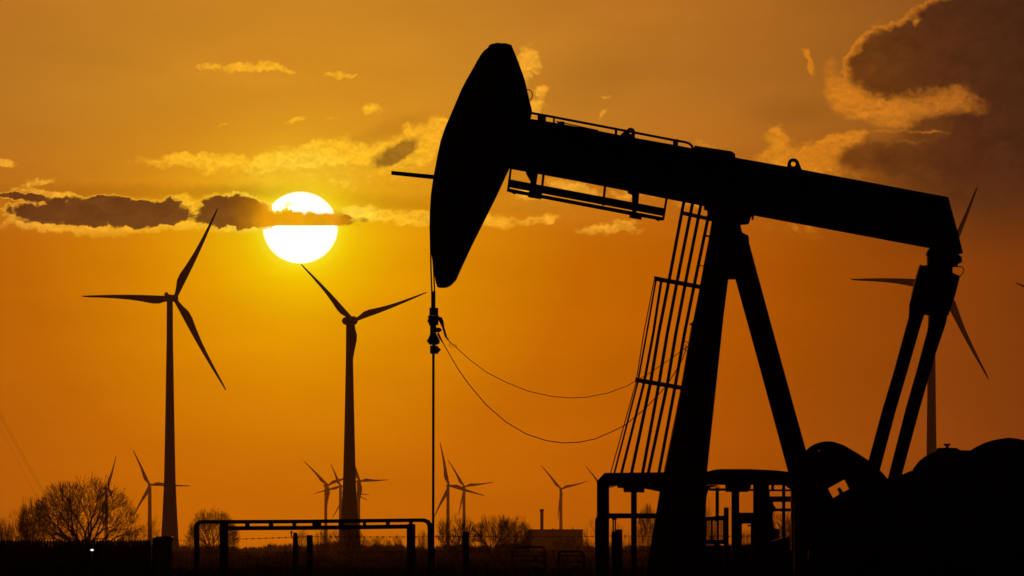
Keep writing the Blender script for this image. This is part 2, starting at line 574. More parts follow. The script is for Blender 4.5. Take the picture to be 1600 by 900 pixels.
def circle(cx, cy, r, n=20, a0=0.0, a1=360.0, ry=None):
    ry = ry or r
    full = abs(a1 - a0) >= 360
    return [(cx + r * math.cos(R(a0 + (a1 - a0) * i / (n if full else n - 1))),
             cy - ry * math.sin(R(a0 + (a1 - a0) * i / (n if full else n - 1)))) for i in range(n)]


def ground_at(px, D):
    p = P(px, HORIZ, D)
    return Vector((p.x, D, 0.0))


def ground_py(D):
    return HORIZ + CAM_H * F / D


# ------------------------------------------------------------------ ground
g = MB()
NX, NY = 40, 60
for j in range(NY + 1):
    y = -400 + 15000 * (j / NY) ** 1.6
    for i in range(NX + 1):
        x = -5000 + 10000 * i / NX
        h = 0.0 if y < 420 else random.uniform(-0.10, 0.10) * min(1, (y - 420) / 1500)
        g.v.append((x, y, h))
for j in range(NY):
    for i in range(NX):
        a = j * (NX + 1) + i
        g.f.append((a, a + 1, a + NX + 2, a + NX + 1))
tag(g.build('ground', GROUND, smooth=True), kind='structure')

# haze: air over the whole plain
hz = MB().box(-4950, 4950, -350, 14500, -1.0, 215.0)
hm = bpy.data.materials.new('haze_air')
hm.use_nodes = True
ht = hm.node_tree
ht.nodes.clear()
ho = ht.nodes.new('ShaderNodeOutputMaterial')
pv = ht.nodes.new('ShaderNodeVolumePrincipled')
pv.inputs['Color'].default_value = (0.9, 0.85, 0.7, 1)
pv.inputs['Density'].default_value = 1.35e-5
pv.inputs['Anisotropy'].default_value = 0.7
ht.links.new(pv.outputs[0], ho.inputs['Volume'])
hobj = hz.build('haze', hm)
tag(hobj, kind='stuff')

# ------------------------------------------------------------------ PUMPJACK
D0 = 150.0
base = P(1150, 900, D0)
pump = thing('pumpjack', 'big black oil pumpjack with raised horse head, walking beam, caged ladder and counterweights', 'oil pump',
             (base.x, D0, 0.25))


def part(mb, name, m=STEEL, parent=pump, bevel=0.008, smooth=False):
    return mb.build(name, m, parent, smooth, bevel)


head_pts = [(764, 72), (767, 70), (777.6, 67.6), (783, 68.6), (789, 68.3), (799, 71), (804.5, 84), (809.7, 97), (820, 125.6), (826, 152), (831.4, 174),
            (826, 200), (812, 236), (795.8, 263), (776, 306), (756.5, 345), (737, 384), (719.8, 421), (712.5, 437.6), (705, 445.4),
            (699.5, 448.4), (694, 449.6), (687.5, 449.3), (683, 448.3), (680.7, 440.5), (677.8, 421), (674, 396.5), (672, 378),
            (671.2, 355), (671.8, 330), (673.2, 306), (677, 279), (684.4, 240), (688.8, 220), (696, 199), (705.8, 176.6),
            (721, 140.7), (730, 123.5), (739.8, 106.7), (746, 95), (753, 84), (757.5, 79), (762.5, 75.5)]
head = part(MB().prism(head_pts, D0, 0.42), 'horse_head', bevel=0.012)
# raised stiffeners on the flanks
part(MB().strip(700, 330, 800, 110, 5, D0 - 0.24, 0.06).strip(690, 300, 760, 130, 4, D0 - 0.24, 0.05), 'stiffener', parent=head)
part(MB().prism([(612, 267.6), (612, 273), (682, 280), (682, 273.9)], D0 + 0.02, 0.09), 'stop_bar', parent=head)
ring = MB()
ring.ptube([(821.5, 142), (825, 139.8), (829, 141.5), (831.8, 146), (831.5, 151), (829.5, 155.5), (826, 157.5), (824, 156)], 1.4, D0)
part(ring, 'handle', parent=head, bevel=0)

# walking beam: web, two flanges, end plates
T0, T1 = (825, 184), (1480, 308.4)
beam = part(MB().prism([(800, 190), (835, 187.5), (909, 201.5), (969, 213.5), (1051, 228), (1084, 234), (1149, 248.5), (1230, 263), (1320, 280), (1479, 310),
                        (1495, 367), (1500, 391), (1455, 385.5), (1320, 360.5), (1184, 335), (1100, 319), (900, 281.5), (797, 261)], D0, 0.12), 'walking_beam')
part(MB().prism([(822, 185.5), (852, 190), (909, 200), (969, 212), (1051, 226.7), (1084, 233), (1149, 247), (1230, 261.3), (1320, 278.4), (1480, 308.4),
                 (1482, 314), (1320, 284), (1149, 253), (1084, 239), (900, 205.5), (822, 191)], D0, 0.40), 'top_flange', parent=beam)
part(MB().prism([(790, 255.5), (900, 276), (1100, 315), (1184, 331), (1320, 356.5), (1452, 381), (1451, 387), (1320, 362.4), (1182, 337),
                 (1100, 321.5), (900, 282), (790, 262)], D0, 0.40), 'bottom_flange', parent=beam)
part(MB().prism([(1478, 309), (1481, 308.6), (1496.7, 366.7), (1504, 395.6), (1497, 397.5), (1452, 387.5), (1452, 384), (1494, 389), (1489, 368)], D0, 0.36),
     'end_plate', parent=beam)
for x in range(900, 1460, 90):
    part(MB().strip(x, 206 + (x - 900) * 0.187, x - 12, 276 + (x - 900) * 0.187, 3, D0, 0.36), 'web_stiffener', parent=beam)
part(MB().prism([(1084.5, 228.3), (1142, 237), (1148, 241), (1149, 249), (1084.5, 237)], D0, 0.46), 'bearing_plate', parent=beam)
lug = MB().prism([(1229.5, 262), (1230.6, 256)] + circle(1239.6, 256.4, 9.0, 14, 172, 12) + [(1251, 261), (1254, 267), (1240, 266)],
                 D0, 0.10, holes=[circle(1239.6, 256.4, 3.9, 14)])
part(lug, 'lifting_lug', parent=beam, bevel=0.004)
lug = MB().prism([(968, 213), (972, 208)] + circle(985.4, 206.5, 6.8, 14, 150, 5) + [(992, 217), (980, 215)],
                 D0, 0.10, holes=[circle(985.6, 206.6, 2.9, 12)])
part(lug, 'lifting_lug', parent=beam, bevel=0.004)
rail = MB()
rail.ptube([(830, 176.5), (860, 182), (962, 201.5), (1055.6, 219.5), (1070, 222), (1077, 224.2), (1081, 228), (1083, 233)], 4.0, D0)
rail.ptube([(869, 189.5), (905, 197.5), (935, 204)], 1.8, D0)
rail.rect(864, 182, 867, 193, D0, 0.05).rect(871, 190, 882, 197, D0, 0.12).rect(960.5, 202, 964.5, 214, D0, 0.05)
rail.rect(1051.6, 217.5, 1059.5, 229, D0, 0.09).prism([(840, 178), (853, 181.5), (853, 191), (840, 189)], D0, 0.2)
part(rail, 'beam_hand_rail', parent=beam, bevel=0.003)

# equalizer hanging rack below the beam (spare brake/rod rail)
rack = MB()
rack.prism([(795.5, 280), (1038.5, 325.5), (1036.5, 337.6), (793.5, 292.2)], D0 - 0.18, 0.05)
part(rack, 'rack_rail', parent=beam, bevel=0.004)
rk2 = MB().prism([(792.5, 294), (830, 301.2), (1036.2, 339.6), (1035.6, 345), (1031, 344), (1029, 346), (1024, 343), (1003, 339.5), (830, 306.8), (806, 302.5), (804, 304), (799, 301), (791.8, 299)], D0 - 0.17, 0.08)
part(rk2, 'rack_lower_rail', parent=beam, bevel=0.004)
for a in ([(796.5, 262), (800, 262), (796, 297), (792.2, 296.5)], [(847.5, 270), (851.5, 270.5), (847.5, 304), (844, 303)],
          [(943.6, 289), (947.4, 290), (944, 322), (940.4, 321)], [(1039.8, 309), (1043.4, 309.6), (1037.8, 344), (1034.4, 343.6)]):
    part(MB().prism(a, D0 - 0.12, 0.04), 'rack_hanger', parent=beam, bevel=0.003)
for a in ([(821.5, 264), (841, 268), (838.5, 285), (837, 297), (846.5, 303), (845.5, 311.5), (825, 308), (826, 299.5), (829, 298), (828.5, 283), (822, 271.5)],
          [(980.5, 296), (999, 300), (997.5, 318), (994, 334), (1003, 338), (1002, 343.5), (983, 340), (984, 333.5), (987.5, 331), (987.5, 304.5), (981, 302)]):
    part(MB().prism(a, D0 - 0.1, 0.12), 'rack_bracket', parent=beam, bevel=0.004)

# samson post: saddle and four splayed legs
part(MB().prism([(1100, 318), (1182, 333), (1177.5, 338), (1177, 343.5), (1175, 343.5), (1174.5, 338), (1173.5, 337), (1170, 349.6), (1156, 351), (1159, 364), (1169, 369),
                 (1170, 380), (1152, 436), (1136, 436), (1112, 400), (1117.6, 352), (1110, 341), (1106, 338), (1105, 328), (1100, 327)], D0, 0.55), 'post_saddle')
for s in (-1, 1):
    ln = ((340, s * 0.36), (1000, s * 1.15))
    part(MB().prism([(1120, 351), (1146, 352), (1138, 436), (1129.8, 500), (1118, 580), (1110, 640), (1103.5, 700), (1101.5, 760), (1102, 960), (1001, 960),
                     (1010, 887), (1031, 769), (1039.7, 737), (1064, 607), (1081.6, 508), (1091, 461), (1099.5, 414), (1108, 370), (1112, 346)], D0, 0.10, lean=ln), 'leg')
    part(MB().prism([(1150, 372), (1170.5, 380), (1205, 507), (1241, 638), (1259.5, 704), (1281, 780), (1330, 960), (1292, 960), (1231.5, 738), (1190, 585), (1149, 436)],
                    D0, 0.10, lean=ln), 'leg')
fl = MB().prism([(1081.6, 502), (1129, 502), (1101.5, 760), (1102, 960), (1001, 960), (1031, 769), (1064, 607)], D0, 0.9)
part(fl, 'post_web')
# hose and bolt heads on the post
for (pp, ww) in (([(1102, 368), (1110, 370)], 3), ([(1091.5, 414.5), (1100, 416)], 1.6), ([(1077.5, 506), (1084, 508)], 3), ([(1096, 717.5), (1107.5, 717.6)], 1.0),
                 ([(1096, 737), (1103.5, 725)], 1.0)):
    part(MB().ptube(pp, ww, D0 - .3), 'pipe_stub', bevel=0)

# ladder running up the post
lad = MB()
for s in (-0.2, 0.2):
    lad.ptube([(1117, 352, D0 + s), (1087, 505, D0 + s), (1044, 740, D0 + s), (1017, 890, D0 + s), (1006, 950, D0 + s)], 4.5, D0)
ladder = part(lad, 'ladder', GALV, bevel=0)
for k in range(26):
    t = k / 25.0
    y = 365 + t * 560
    x = np.interp(y, [352, 505, 740, 890, 950], [1117, 1087, 1044, 1017, 1006])
    part(MB().ptube([(x, y, D0 - 0.2), (x, y, D0 + 0.2)], 2.2, D0, 6), 'rung', GALV, parent=ladder, bevel=0)
cage = part(MB().ptube([(1116, 336), (1112, 356)], 3, D0), 'safety_cage', GALV, parent=pump, bevel=0)
hoops = [((1064.6, 332.5), (1117, 344), 6.2), ((1022, 435), (1097, 449), 7.0), ((992.6, 593.5), (1065, 606), 7.0)]
for (a, b, h) in hoops:
    mb = MB()
    n = 17
    for i in range(n):
        t = math.pi * i / (n - 1)
        x = b[0] + (a[0] - b[0]) * math.sin(t)
        y = b[1] + (a[1] - b[1]) * math.sin(t)
        dd = D0 + 0.38 * math.cos(t)
        p0, p1 = P(x, y - h / 2, dd), P(x - .2, y + h / 2, dd)
        mb.v += [tuple(p0), tuple(p1)]
    base_n = len(mb.v)
    for i in range(n):
        t = math.pi * i / (n - 1)
        x = b[0] + (a[0] + 1.0 - b[0]) * math.sin(t)
        y = b[1] + (a[1] - b[1]) * math.sin(t)
        dd = D0 + 0.365 * math.cos(t)
        mb.v += [tuple(P(x, y - h / 2, dd)), tuple(P(x - .2, y + h / 2, dd))]
    for i in range(n - 1):
        a_, b_ = 2 * i, 2 * i + 2
        c_, d_ = base_n + 2 * i, base_n + 2 * i + 2
        mb.f += [(a_, b_, b_ + 1, a_ + 1), (c_, c_ + 1, d_ + 1, d_), (a_, c_, d_, b_), (a_ + 1, b_ + 1, d_ + 1, c_ + 1)]
    mb.f += [(0, 1, base_n + 1, base_n), (2 * n - 2, base_n + 2 * n - 2, base_n + 2 * n - 1, 2 * n - 1)]
    part(mb, 'hoop', GALV, parent=cage, bevel=0)
bars = [([(1022.7, 435), (1006, 520), (994, 597), (953.5, 741)], 1.6, 0.02),
        ([(1025.2, 436), (1010.6, 520), (996.6, 597), (959.5, 741)], 2.9, -0.1),
        ([(1033.6, 437), (1020.9, 520), (1006.6, 597), (970.6, 741)], 4.2, 0.2),
        ([(1070, 312), (1068, 318), (1046.2, 434), (1029.4, 520), (1016.7, 597), (986.4, 741)], 5.1, -0.27),
        ([(1083, 314), (1081.7, 320), (1058.7, 436), (1042.8, 520), (1029.8, 598), (1003.7, 741)], 5.1, 0.31),
        ([(1095.5, 317), (1094.3, 324), (1071.6, 439), (1056.2, 520), (1042.8, 600), (1012.6, 741)], 5.1, -0.34),
        ([(1108.5, 330), (1106.3, 341), (1085.4, 442), (1069.7, 520), (1055, 603), (1029.2, 741)], 5.1, 0.37)]
for (pts, w, dd) in bars:
    part(MB().ptube([(x, y, D0 + dd) for x, y in pts], w, D0), 'cage_bar', GALV, parent=cage, bevel=0)

# equalizer, bearing and pitman arms
eqb = MB().prism([(1450, 384), (1497, 384), (1495.6, 398), (1499, 400), (1502, 403), (1502, 410), (1496, 413), (1495, 416.5), (1487.5, 417), (1487, 440), (1449, 440),
                  (1449, 400), (1447.5, 397), (1449.5, 391), (1453, 388)], D0, 0.5)
part(eqb, 'equalizer_bearing')
eq = MB().prism([(1437, 414), (1440, 415.5), (1451, 415), (1453, 420), (1484, 426), (1490, 428), (1499, 432), (1492, 460), (1481, 493), (1465, 494), (1442, 491),
                 (1421.6, 476), (1428, 445)], D0, 0.5)
eqo = part(eq, 'equalizer')
part(MB().ptube([(1446, 470, D0 - 1.05), (1446, 470, D0 + 1.05)], 26, D0, 14), 'cross_tube', parent=eqo, bevel=0)
part(MB().ptube([(1492, 417), (1498, 416.3), (1503, 417), (1506.2, 421), (1504.5, 427), (1500, 432), (1497, 433)], 1.5, D0 - .3), 'grease_hose', bevel=0)
part(MB().prism([(1421, 474), (1425, 462), (1447, 475), (1444, 492), (1438, 510), (1417.8, 580), (1400, 640), (1374, 737), (1383, 775), (1352, 775), (1357, 720),
                 (1378.7, 640), (1396.7, 580), (1420, 495)], D0 - 0.95, 0.16), 'pitman_arm')
part(MB().prism([(1454, 480), (1484, 480), (1480, 493), (1478, 505), (1461, 555), (1436.5, 640), (1408.5, 744), (1402, 785), (1378, 785), (1387, 749),
                 (1414.8, 640), (1432, 580), (1449.5, 515)], D0 + 0.95, 0.16), 'pitman_arm')

# crank, counterweights, gearbox and belt guard
gb = MB().prism([(1262, 790), (1390, 795), (1425, 850), (1425, 985), (1262, 985)], D0 + 0.2, 0.9)
part(gb, 'gearbox', bevel=0.03)
bg_ = MB().prism([(1236, 737), (1250, 722), (1259.7, 704), (1264, 699.5), (1269, 696), (1274.5, 693.2), (1280.5, 691.4), (1286, 690.2), (1292, 689.7), (1298, 690),
                  (1303.6, 691), (1318, 696), (1335, 706), (1357, 720), (1374, 735), (1379, 740), (1386, 748.4), (1396, 770), (1405, 860), (1236, 860)],
                 D0 - 0.5, 0.5, holes=[[(1293, 763.4), (1319.5, 749), (1321, 750.4), (1327.4, 764), (1316.5, 769.5), (1315.5, 767), (1313, 764.2), (1312, 762), (1310, 762.5),
                                       (1309, 765), (1311, 768), (1311.5, 772.5), (1301, 778.7)], circle(1279.3, 704.2, 1.3, 8)])
part(bg_, 'belt_guard', bevel=0.006)
weight = [(1386, 760), (1386, 748.4), (1409, 742.8), (1410, 740.6), (1413, 741), (1414, 739), (1417, 739.4), (1418, 737.2), (1421, 737.6), (1422, 735.5), (1425, 736.5),
          (1427, 732.5), (1431, 727), (1435, 721.8), (1439, 718), (1443.5, 714.5), (1448, 711.7), (1454, 708.6), (1461, 705.2), (1464.5, 700), (1475, 699.6),
          (1494, 700), (1500, 703.6), (1512, 703.8), (1523, 704), (1540, 760), (1520, 880), (1420, 890), (1386, 840)]
part(MB().prism(weight, D0 - 0.75, 0.25), 'crank', bevel=0.01)
cr = MB().prism(weight[2:21] + [(1510, 720), (1500, 850), (1420, 860)], D0 + 0.80, 0.25)
part(cr, 'crank', bevel=0.01)
part(MB().prism(circle(1576, 788, 103.2, 48), D0 - 1.1, 0.28), 'counterweight', bevel=0.03)
part(MB().prism(circle(1577, 789, 101, 48), D0 + 1.1, 0.28), 'counterweight', bevel=0.03)
part(MB().ptube([(1576, 788, D0 - 1.3), (1576, 788, D0 + 1.3)], 40, D0, 16), 'crank_shaft', bevel=0)
kn = MB().prism([(1478, 701), (1478, 697.2), (1474.6, 695.6), (1474.8, 693.9), (1477.5, 693.2), (1482.5, 693.2), (1485.2, 693.9), (1485, 695.6), (1482, 697.2), (1482, 701)],
                D0 - 0.75, 0.12)
part(kn, 'filler_cap', bevel=0.003)
part(MB().rect(900, 985, 1800, 1002, D0, 2.6).rect(1380, 860, 1700, 985, D0, 0.9), 'base_frame', RUST, bevel=0.02)

# bridle, carrier and polished rod
for a in ([(672.6, 330), (672.4, 360), (672.8, 385), (673.4, 420), (674.8, 458)], [(676.6, 405), (677.8, 425), (679, 458)]):
    part(MB().ptube(a, 2.4, D0), 'bridle_cable', CABLE, bevel=0)
car = part(MB().rect(673.6, 455, 680.4, 483, D0, 0.10), 'carrier_bar', RUST, bevel=0.003)
cl = MB()
cl.rect(671, 481, 684.7, 492.5, D0, 0.17).rect(669, 493, 685.8, 498, D0, 0.2).rect(670, 497.5, 685, 508, D0, 0.18)
cl.rect(668, 499, 671, 504, D0, 0.06)
cl.rect(672, 507, 681.5, 523, D0, 0.13).prism([(681, 512), (687, 512), (691, 515.5), (687, 519), (681, 519)], D0, 0.08)
cl.prism([(673, 521), (681, 521), (684, 526), (687, 532), (687, 536), (683, 538.5), (671, 538.5), (668, 534.5), (668.6, 530), (671, 525)], D0, 0.2)
cl.prism([(672, 540), (684, 540.5), (685.5, 543), (689, 546.6), (685.5, 550), (684, 552.8), (672, 552.4)], D0, 0.2)
cl.rect(675.5, 538, 680.5, 541, D0, 0.06).rect(666.5, 531.5, 669, 533.5, D0, 0.04)
part(cl, 'rod_clamp', RUST, parent=car, bevel=0.004)
ar = MB().ptube([(683, 497), (688, 498.5), (690, 503), (692.5, 511), (697, 527)], [5, 7.5, 6.5, 3.6, 3.4], D0).ptube([(697, 527), (701, 530)], 1.8, D0)
part(ar, 'load_cell_arm', RUST, parent=car, bevel=0)
part(MB().ptube([(677.2, 550), (677.0, 700), (676.6, 985)], 4.0, D0), 'polished_rod', ROD, bevel=0)
c1 = [(684, 520), (687, 527), (693, 537), (702, 553), (716, 577), (733, 601), (760, 633), (790, 659), (822, 678), (852, 688), (878, 692), (905, 691), (930, 685.8),
      (955, 675), (976, 664.6), (1008, 638.6), (1039.7, 605), (1057, 578), (1067, 560), (1071.5, 545), (1072, 538)]
part(MB().ptube([(x, y, D0 - 0.15 + 0.0 * x) for x, y in c1], [3.6, 3.4] + [1.35] * (len(c1) - 2), D0, 6), 'signal_cable', CABLE, bevel=0)
c2 = [(697, 528), (706, 537), (716, 546), (734, 562), (760, 581.5), (790, 597), (825, 611), (860, 619), (890, 621.8), (918, 620.5), (950, 614), (980, 603),
      (1013.7, 583.7), (1040, 566), (1063, 550), (1076, 540)]
part(MB().ptube([(x, y, D0 + 0.1) for x, y in c2], 1.05, D0, 6), 'signal_cable', CABLE, bevel=0)
part(MB().ptube([(699, 531), (703, 534), (702, 540), (707, 543), (705, 537), (712, 539), (714, 543)], .9, D0, 5), 'cable_tie', CABLE, bevel=0)
part(MB().ptube([(1068, 534), (1071, 533), (1074, 536), (1077, 533), (1075, 541), (1070, 545), (1074, 550)], 1.6, D0, 5), 'cable_tie', CABLE, bevel=0)

# concrete pad under it
pad = MB().box(P(880, 1000, D0).x, P(1850, 1000, D0).x, D0 - 2.2, D0 + 2.2, -0.05, 0.25)
tag(pad.build('foundation', CONC, bevel=0.03), kind='structure')

# ------------------------------------------------------------------ guard frame in front of the pump
DG = 147.0
gpy = ground_py(DG)
gf = thing('guard_frame', 'black steel guard frame with chamfered corner at the foot of the ladder', 'frame', ground_at(1085, DG))
gfp = lambda mb, n, b=0.006: mb.build(n, STEEL, gf, False, b)
gfp(MB().prism([(932.7, 751.6), (944.4, 739), (1042, 738), (1104, 737), (1115, 734.2), (1124, 733), (1170, 733), (1213, 735), (1231, 737.3), (1240, 740), (1240, 758), (1197, 758),
                (1177, 757.5), (1133, 757.5), (1042, 758), (951.6, 759), (932.7, 758)], DG, 0.30), 'top_beam')
gfp(MB().prism([(932.7, 757), (951.6, 757), (951.8, 800), (951, gpy), (929.5, gpy), (929.6, 814), (931, 809), (932.7, 807)], DG, 0.22), 'post')
gfp(MB().rect(1177, 757, 1197.2, gpy, DG, 0.25), 'post')
gfp(MB().rect(1240.5, 750, 1262, gpy, DG, 0.25), 'post')
gfp(MB().rect(986, 768, 995, gpy, DG + 0.1, 0.1), 'post')
gfp(MB().prism([(964, 757), (1038, 757), (1038, 768), (1031, 768.3), (1007, 763.4), (1006.8, 769.6), (974.5, 769), (974, 762.6), (965, 762.3)], DG + 0.05, 0.2), 'bracket')
gfp(MB().rect(951, 802, 1027, 810, DG + 0.12, 0.08), 'cross_bar')
gfp(MB().prism([(1099, 758), (1125, 758), (1112, 761), (1107, 765), (1104, 775), (1103, 790), (1103, 806), (1099, 806)], DG + 0.1, 0.15), 'corner_gusset')
gfp(MB().prism([(1226, 757), (1241, 757), (1241, 777), (1238.5, 777), (1236.5, 768), (1234, 763.5), (1229, 760.5)], DG + 0.1, 0.15), 'corner_gusset')

DM = 153.0
pm = thing('pipework', 'black pipes, valves and mesh grille seen between the guard frame posts', 'pipework', ground_at(1160, DM))
pmp = lambda mb, n, b=0.004: mb.build(n, STEEL, pm, False, b)
pg = ground_py(DM)
pmp(MB().rect(1143, 766, 1155, pg, DM, 0.15), 'standpipe')
pmp(MB().rect(1131, 793, 1138.5, pg, DM + .2, 0.1), 'standpipe')
pmp(MB().rect(1118, 762, 1123.3, 815, DM, 0.06), 'standpipe')
pmp(MB().rect(1222, 757, 1227, 843, DM, 0.07), 'standpipe')
pmp(MB().rect(1190, 757, 1201.5, pg, DM, 0.1), 'standpipe')
pmp(MB().rect(1173, 815, 1180, pg, DM, 0.1).rect(1154, 818, 1159.2, pg, DM, 0.1), 'standpipe')
pmp(MB().rect(1107.5, 763, 1134, 766.8, DM, 0.05).rect(1109, 760.3, 1125, 761.6, DM, .04), 'cross_pipe')
pmp(MB().prism([(1133, 756), (1173, 756), (1173, 763.5), (1169, 764), (1169, 768.6), (1134, 768.6)], DM, 0.3), 'valve_block')
pmp(MB().rect(1167, 764, 1179, 767.3, DM, 0.05), 'cross_pipe')
pmp(MB().prism([(1100, 808), (1131, 805.5), (1131, 813.5), (1100, 814)], DM, 0.08), 'cross_pipe')
pmp(MB().rect(1153, 801, 1179, 818.2, DM, 0.12), 'cross_pipe')
pmp(MB().rect(1196, 764.6, 1236, 767.6, DM - .1, 0.05), 'cross_pipe')
pmp(MB().rect(1196, 775.5, 1244, 784.3, DM - .1, 0.08), 'cross_pipe')
pmp(MB().rect(1206, 794.4, 1244, 799, DM - .1, 0.05), 'cross_pipe')
pmp(MB().prism([(1200, 767), (1202.5, 767), (1202.5, 782), (1207.5, 784), (1208.5, 789), (1212, 793), (1209, 798), (1207, 806), (1210, 842), (1200, 850), (1196, 850), (1196, 767)], DM + .1, 0.1), 'valve_block')
pmp(MB().rect(1205, 757, 1209.5, 765, DM, .05), 'valve_handle')
pmp(MB().rect(1168, 820, 1174, 822.5, DM, .05), 'valve_handle')
gr = MB()
for x0, x1 in ((1100, 1104.2), (1110.6, 1113.8), (1119.6, 1123.4), (1129.4, 1132)):
    gr.rect(x0, 812, x1, 846, DM + .05, 0.03)
for k in range(14):
    gr.rect(1103, 815 + k * 2.15, 1131, 815.9 + k * 2.15, DM + 0.07, 0.008)
for x in (1105.7, 1107.3, 1108.9, 1115.3, 1116.8, 1118.3, 1124.8, 1126.3, 1127.8):
    gr.rect(x - .3, 813, x + .3, 846, DM + 0.09, 0.008)
gr.rect(1100, 843, 1134, 850, DM + .05, 0.05)
pmp(gr, 'grille', 0)

# skirting and low tanks that close the view under the frame
DS = 160.0
ob = thing('oil_tank', 'low black tank standing behind the guard frame and pump legs', 'tank', ground_at(1150, DS))
tk = MB().prism([(1040, 870), (1100, 853), (1160, 852), (1196, 848), (1232, 838), (1262, 836), (1262, ground_py(DS)), (1040, ground_py(DS))], DS, 1.5)
tk.build('shell', STEEL, ob, False, 0.03)
MB().ptube([(1120, 853), (1120, 847)], 8, DS, 12).build('hatch', STEEL, ob)

# stub post and twin gauge inside the frame, left
sg = thing('valve_stand', 'small black twin pipe stand just inside the left post of the guard frame', 'valve', ground_at(960, 156))
MB().rect(957, 811, 959.3, 835, 156, .03).rect(960.3, 811, 962.6, 835, 156, .03).rect(956, 809, 963.5, 812.5, 156, .05).build('gauge_pipes', STEEL, sg, False, 0.002)
MB().rect(955.5, 831, 964.5, ground_py(156), 156, .1).build('stand', STEEL, sg, False, 0.004)

# ------------------------------------------------------------------ pipe gantry in the middle
DPG = 162.0
gy = ground_py(DPG)
pgn = thing('pipe_gantry', 'long low black pipe gantry with double horizontal pipes and elbow ends', 'pipe rack', ground_at(490, DPG))
pgp = lambda mb, n, b=0: mb.build(n, RUST, pgn, b == 0, b)
pgp(MB().ptube([(307.3, gy), (307.3, 823), (308.3, 819), (311.5, 816.4), (316, 815.6), (480, 814.8), (560, 813.8), (655, 812.8), (663, 813), (668.5, 815.5), (671.5, 820),
                (672.6, 828), (672.8, gy)], [8.5, 8.5, 8, 6.6, 6] + [5.8] * 3 + [6.2, 7.2, 8.2, 9, 9.4], DPG, 12), 'upper_pipe')
pgp(MB().ptube([(345, 825.5), (480, 824.8), (648, 822.6)], 6.6, DPG, 12), 'lower_pipe')
pgp(MB().rect(343.3, 818, 356.5, gy, DPG, 0.18), 'post', .006)
pgp(MB().rect(635.5, 819, 649, gy, DPG, 0.18), 'post', .006)
for (a, b) in ((383, 390), (420, 427), (457, 463), (488, 502), (529, 537), (567, 572), (603, 609), (639, 645)):
    pgp(MB().rect(a, 814, b, 826, DPG, 0.10), 'pipe_clamp', .004)

# ------------------------------------------------------------------ wire fence, posts
DF = 200.0
fy = ground_py(DF)
wf = thing('wire_fence', 'barbed wire fence with dark square posts running below the horizon', 'fence', ground_at(700, DF))
posts = [(484, 836, 9.5), (728, 831, 10), (967.5, 827, 9.5), (1212, 826, 9.5), (1460, 826, 9.5)]
for (x, y, w) in posts:
    MB().prism([(x - w / 2, y + .8), (x - w / 2 + 1, y), (x + w / 2 - 1, y), (x + w / 2, y + .8), (x + w / 2, fy), (x - w / 2, fy)], DF, 0.15).build('post', WOOD, wf, False, 0.004)
for (yl, w) in ((838.5, 0.7), (862, 0.8), (876, 0.6), (890, 0.6)):
    mb = MB()
    pts = []
    xs = [240] + [p[0] for p in posts]
    for a, b in zip(xs[:-1], xs[1:]):
        for k in range(8):
            t = k / 8
            x = a + (b - a) * t
            pts.append((x, yl + (6 if x < 484 and yl < 850 else 0) * (1 - (x - 240) / 244) - (x - 484) * 0.002 + 1.6 * 4 * t * (1 - t) * 0.5))
    pts.append((1460, yl - 2))
    mb.ptube(pts, w, DF, 5)
    if yl < 870:
        x = 385
        while x < 1450:
            yb = np.interp(x, [p[0] for p in pts], [p[1] for p in pts])
            mb.ptube([(x - .8, yb - 1.3), (x + .8, yb + 1.3)], 0.8, DF, 4)
            mb.ptube([(x + .8, yb - 1.2), (x - .8, yb + 1.2)], 0.8, DF, 4)
            x += 10.2
    mb.build('barbed_wire', CABLE, wf)

gp = thing('gate_post', 'thin round topped post left of the square post under the pipe gantry', 'post', ground_at(461, 185))
MB().ptube([(461.5, 832), (461.5, 834), (461.5, 842), (461.5, ground_py(185))], [4, 7, 8, 8], 185, 10).build('post', WOOD, gp, True)
MB().ptube([(455.3, 840), (455.3, 833.5), (455.4, 831.5), (456, 829.5)], [1.2, 2.2, 4, 2], 185, 8).build('finial', WOOD, gp, True)

for i, (x0, x1, y0, lab) in enumerate(((800, 851, 855, 'dark tubular steel cattle barrier, left one of two behind the wire fence'),
                                       (873, 912, 862, 'dark tubular steel cattle barrier, right one nearest the guard frame'))):
    b = thing('barrier', lab, 'barrier', ground_at((x0 + x1) / 2, 230), 'tubular barriers behind the wire fence')
    yg = ground_py(230)
    MB().ptube([(x0, yg), (x0, y0 + 4), (x0 + 1.5, y0 + 1), (x0 + 5, y0), (x1 - 5, y0), (x1 - 1.5, y0 + 1), (x1, y0 + 4), (x1, yg)], 3.2, 230, 8).build('hoop_frame', GALV, b, True)
    for yb in (868, 878, 888):
        MB().ptube([(x0, yb), (x1, yb)], 1.8, 230, 6).build('rail', GALV, b, True)

# ------------------------------------------------------------------ left: pale fence, cabinet, lamp
DL = 170.0
ly = ground_py(DL)
pf = MB()
x = -14.0
while x < 232:
    t = 843.5 - 0.004 * x + random.uniform(-.35, .35)
    pf.prism([(x, t + 3.2), (x + 2.1, t - 0.6), (x + 4.2, t + 3.2), (x + 4.2, ly - 1), (x, ly - 1)], DL, 0.03)
    x += 4.55
fen = thing('palisade_fence', 'dark pointed palisade fence along the lower left edge', 'fence', ground_at(110, DL))
pf.build('pales', WOOD, fen)
for yy_ in (855, 930):
    MB().rect(-14, yy_, 232, yy_ + 6, DL + .05, 0.05).build('rail', WOOD, fen)
for xx in (-6, 73, 152, 229):
    MB().rect(xx - 3, 850, xx + 3, ly, DL + .13, 0.1).build('post', WOOD, fen)

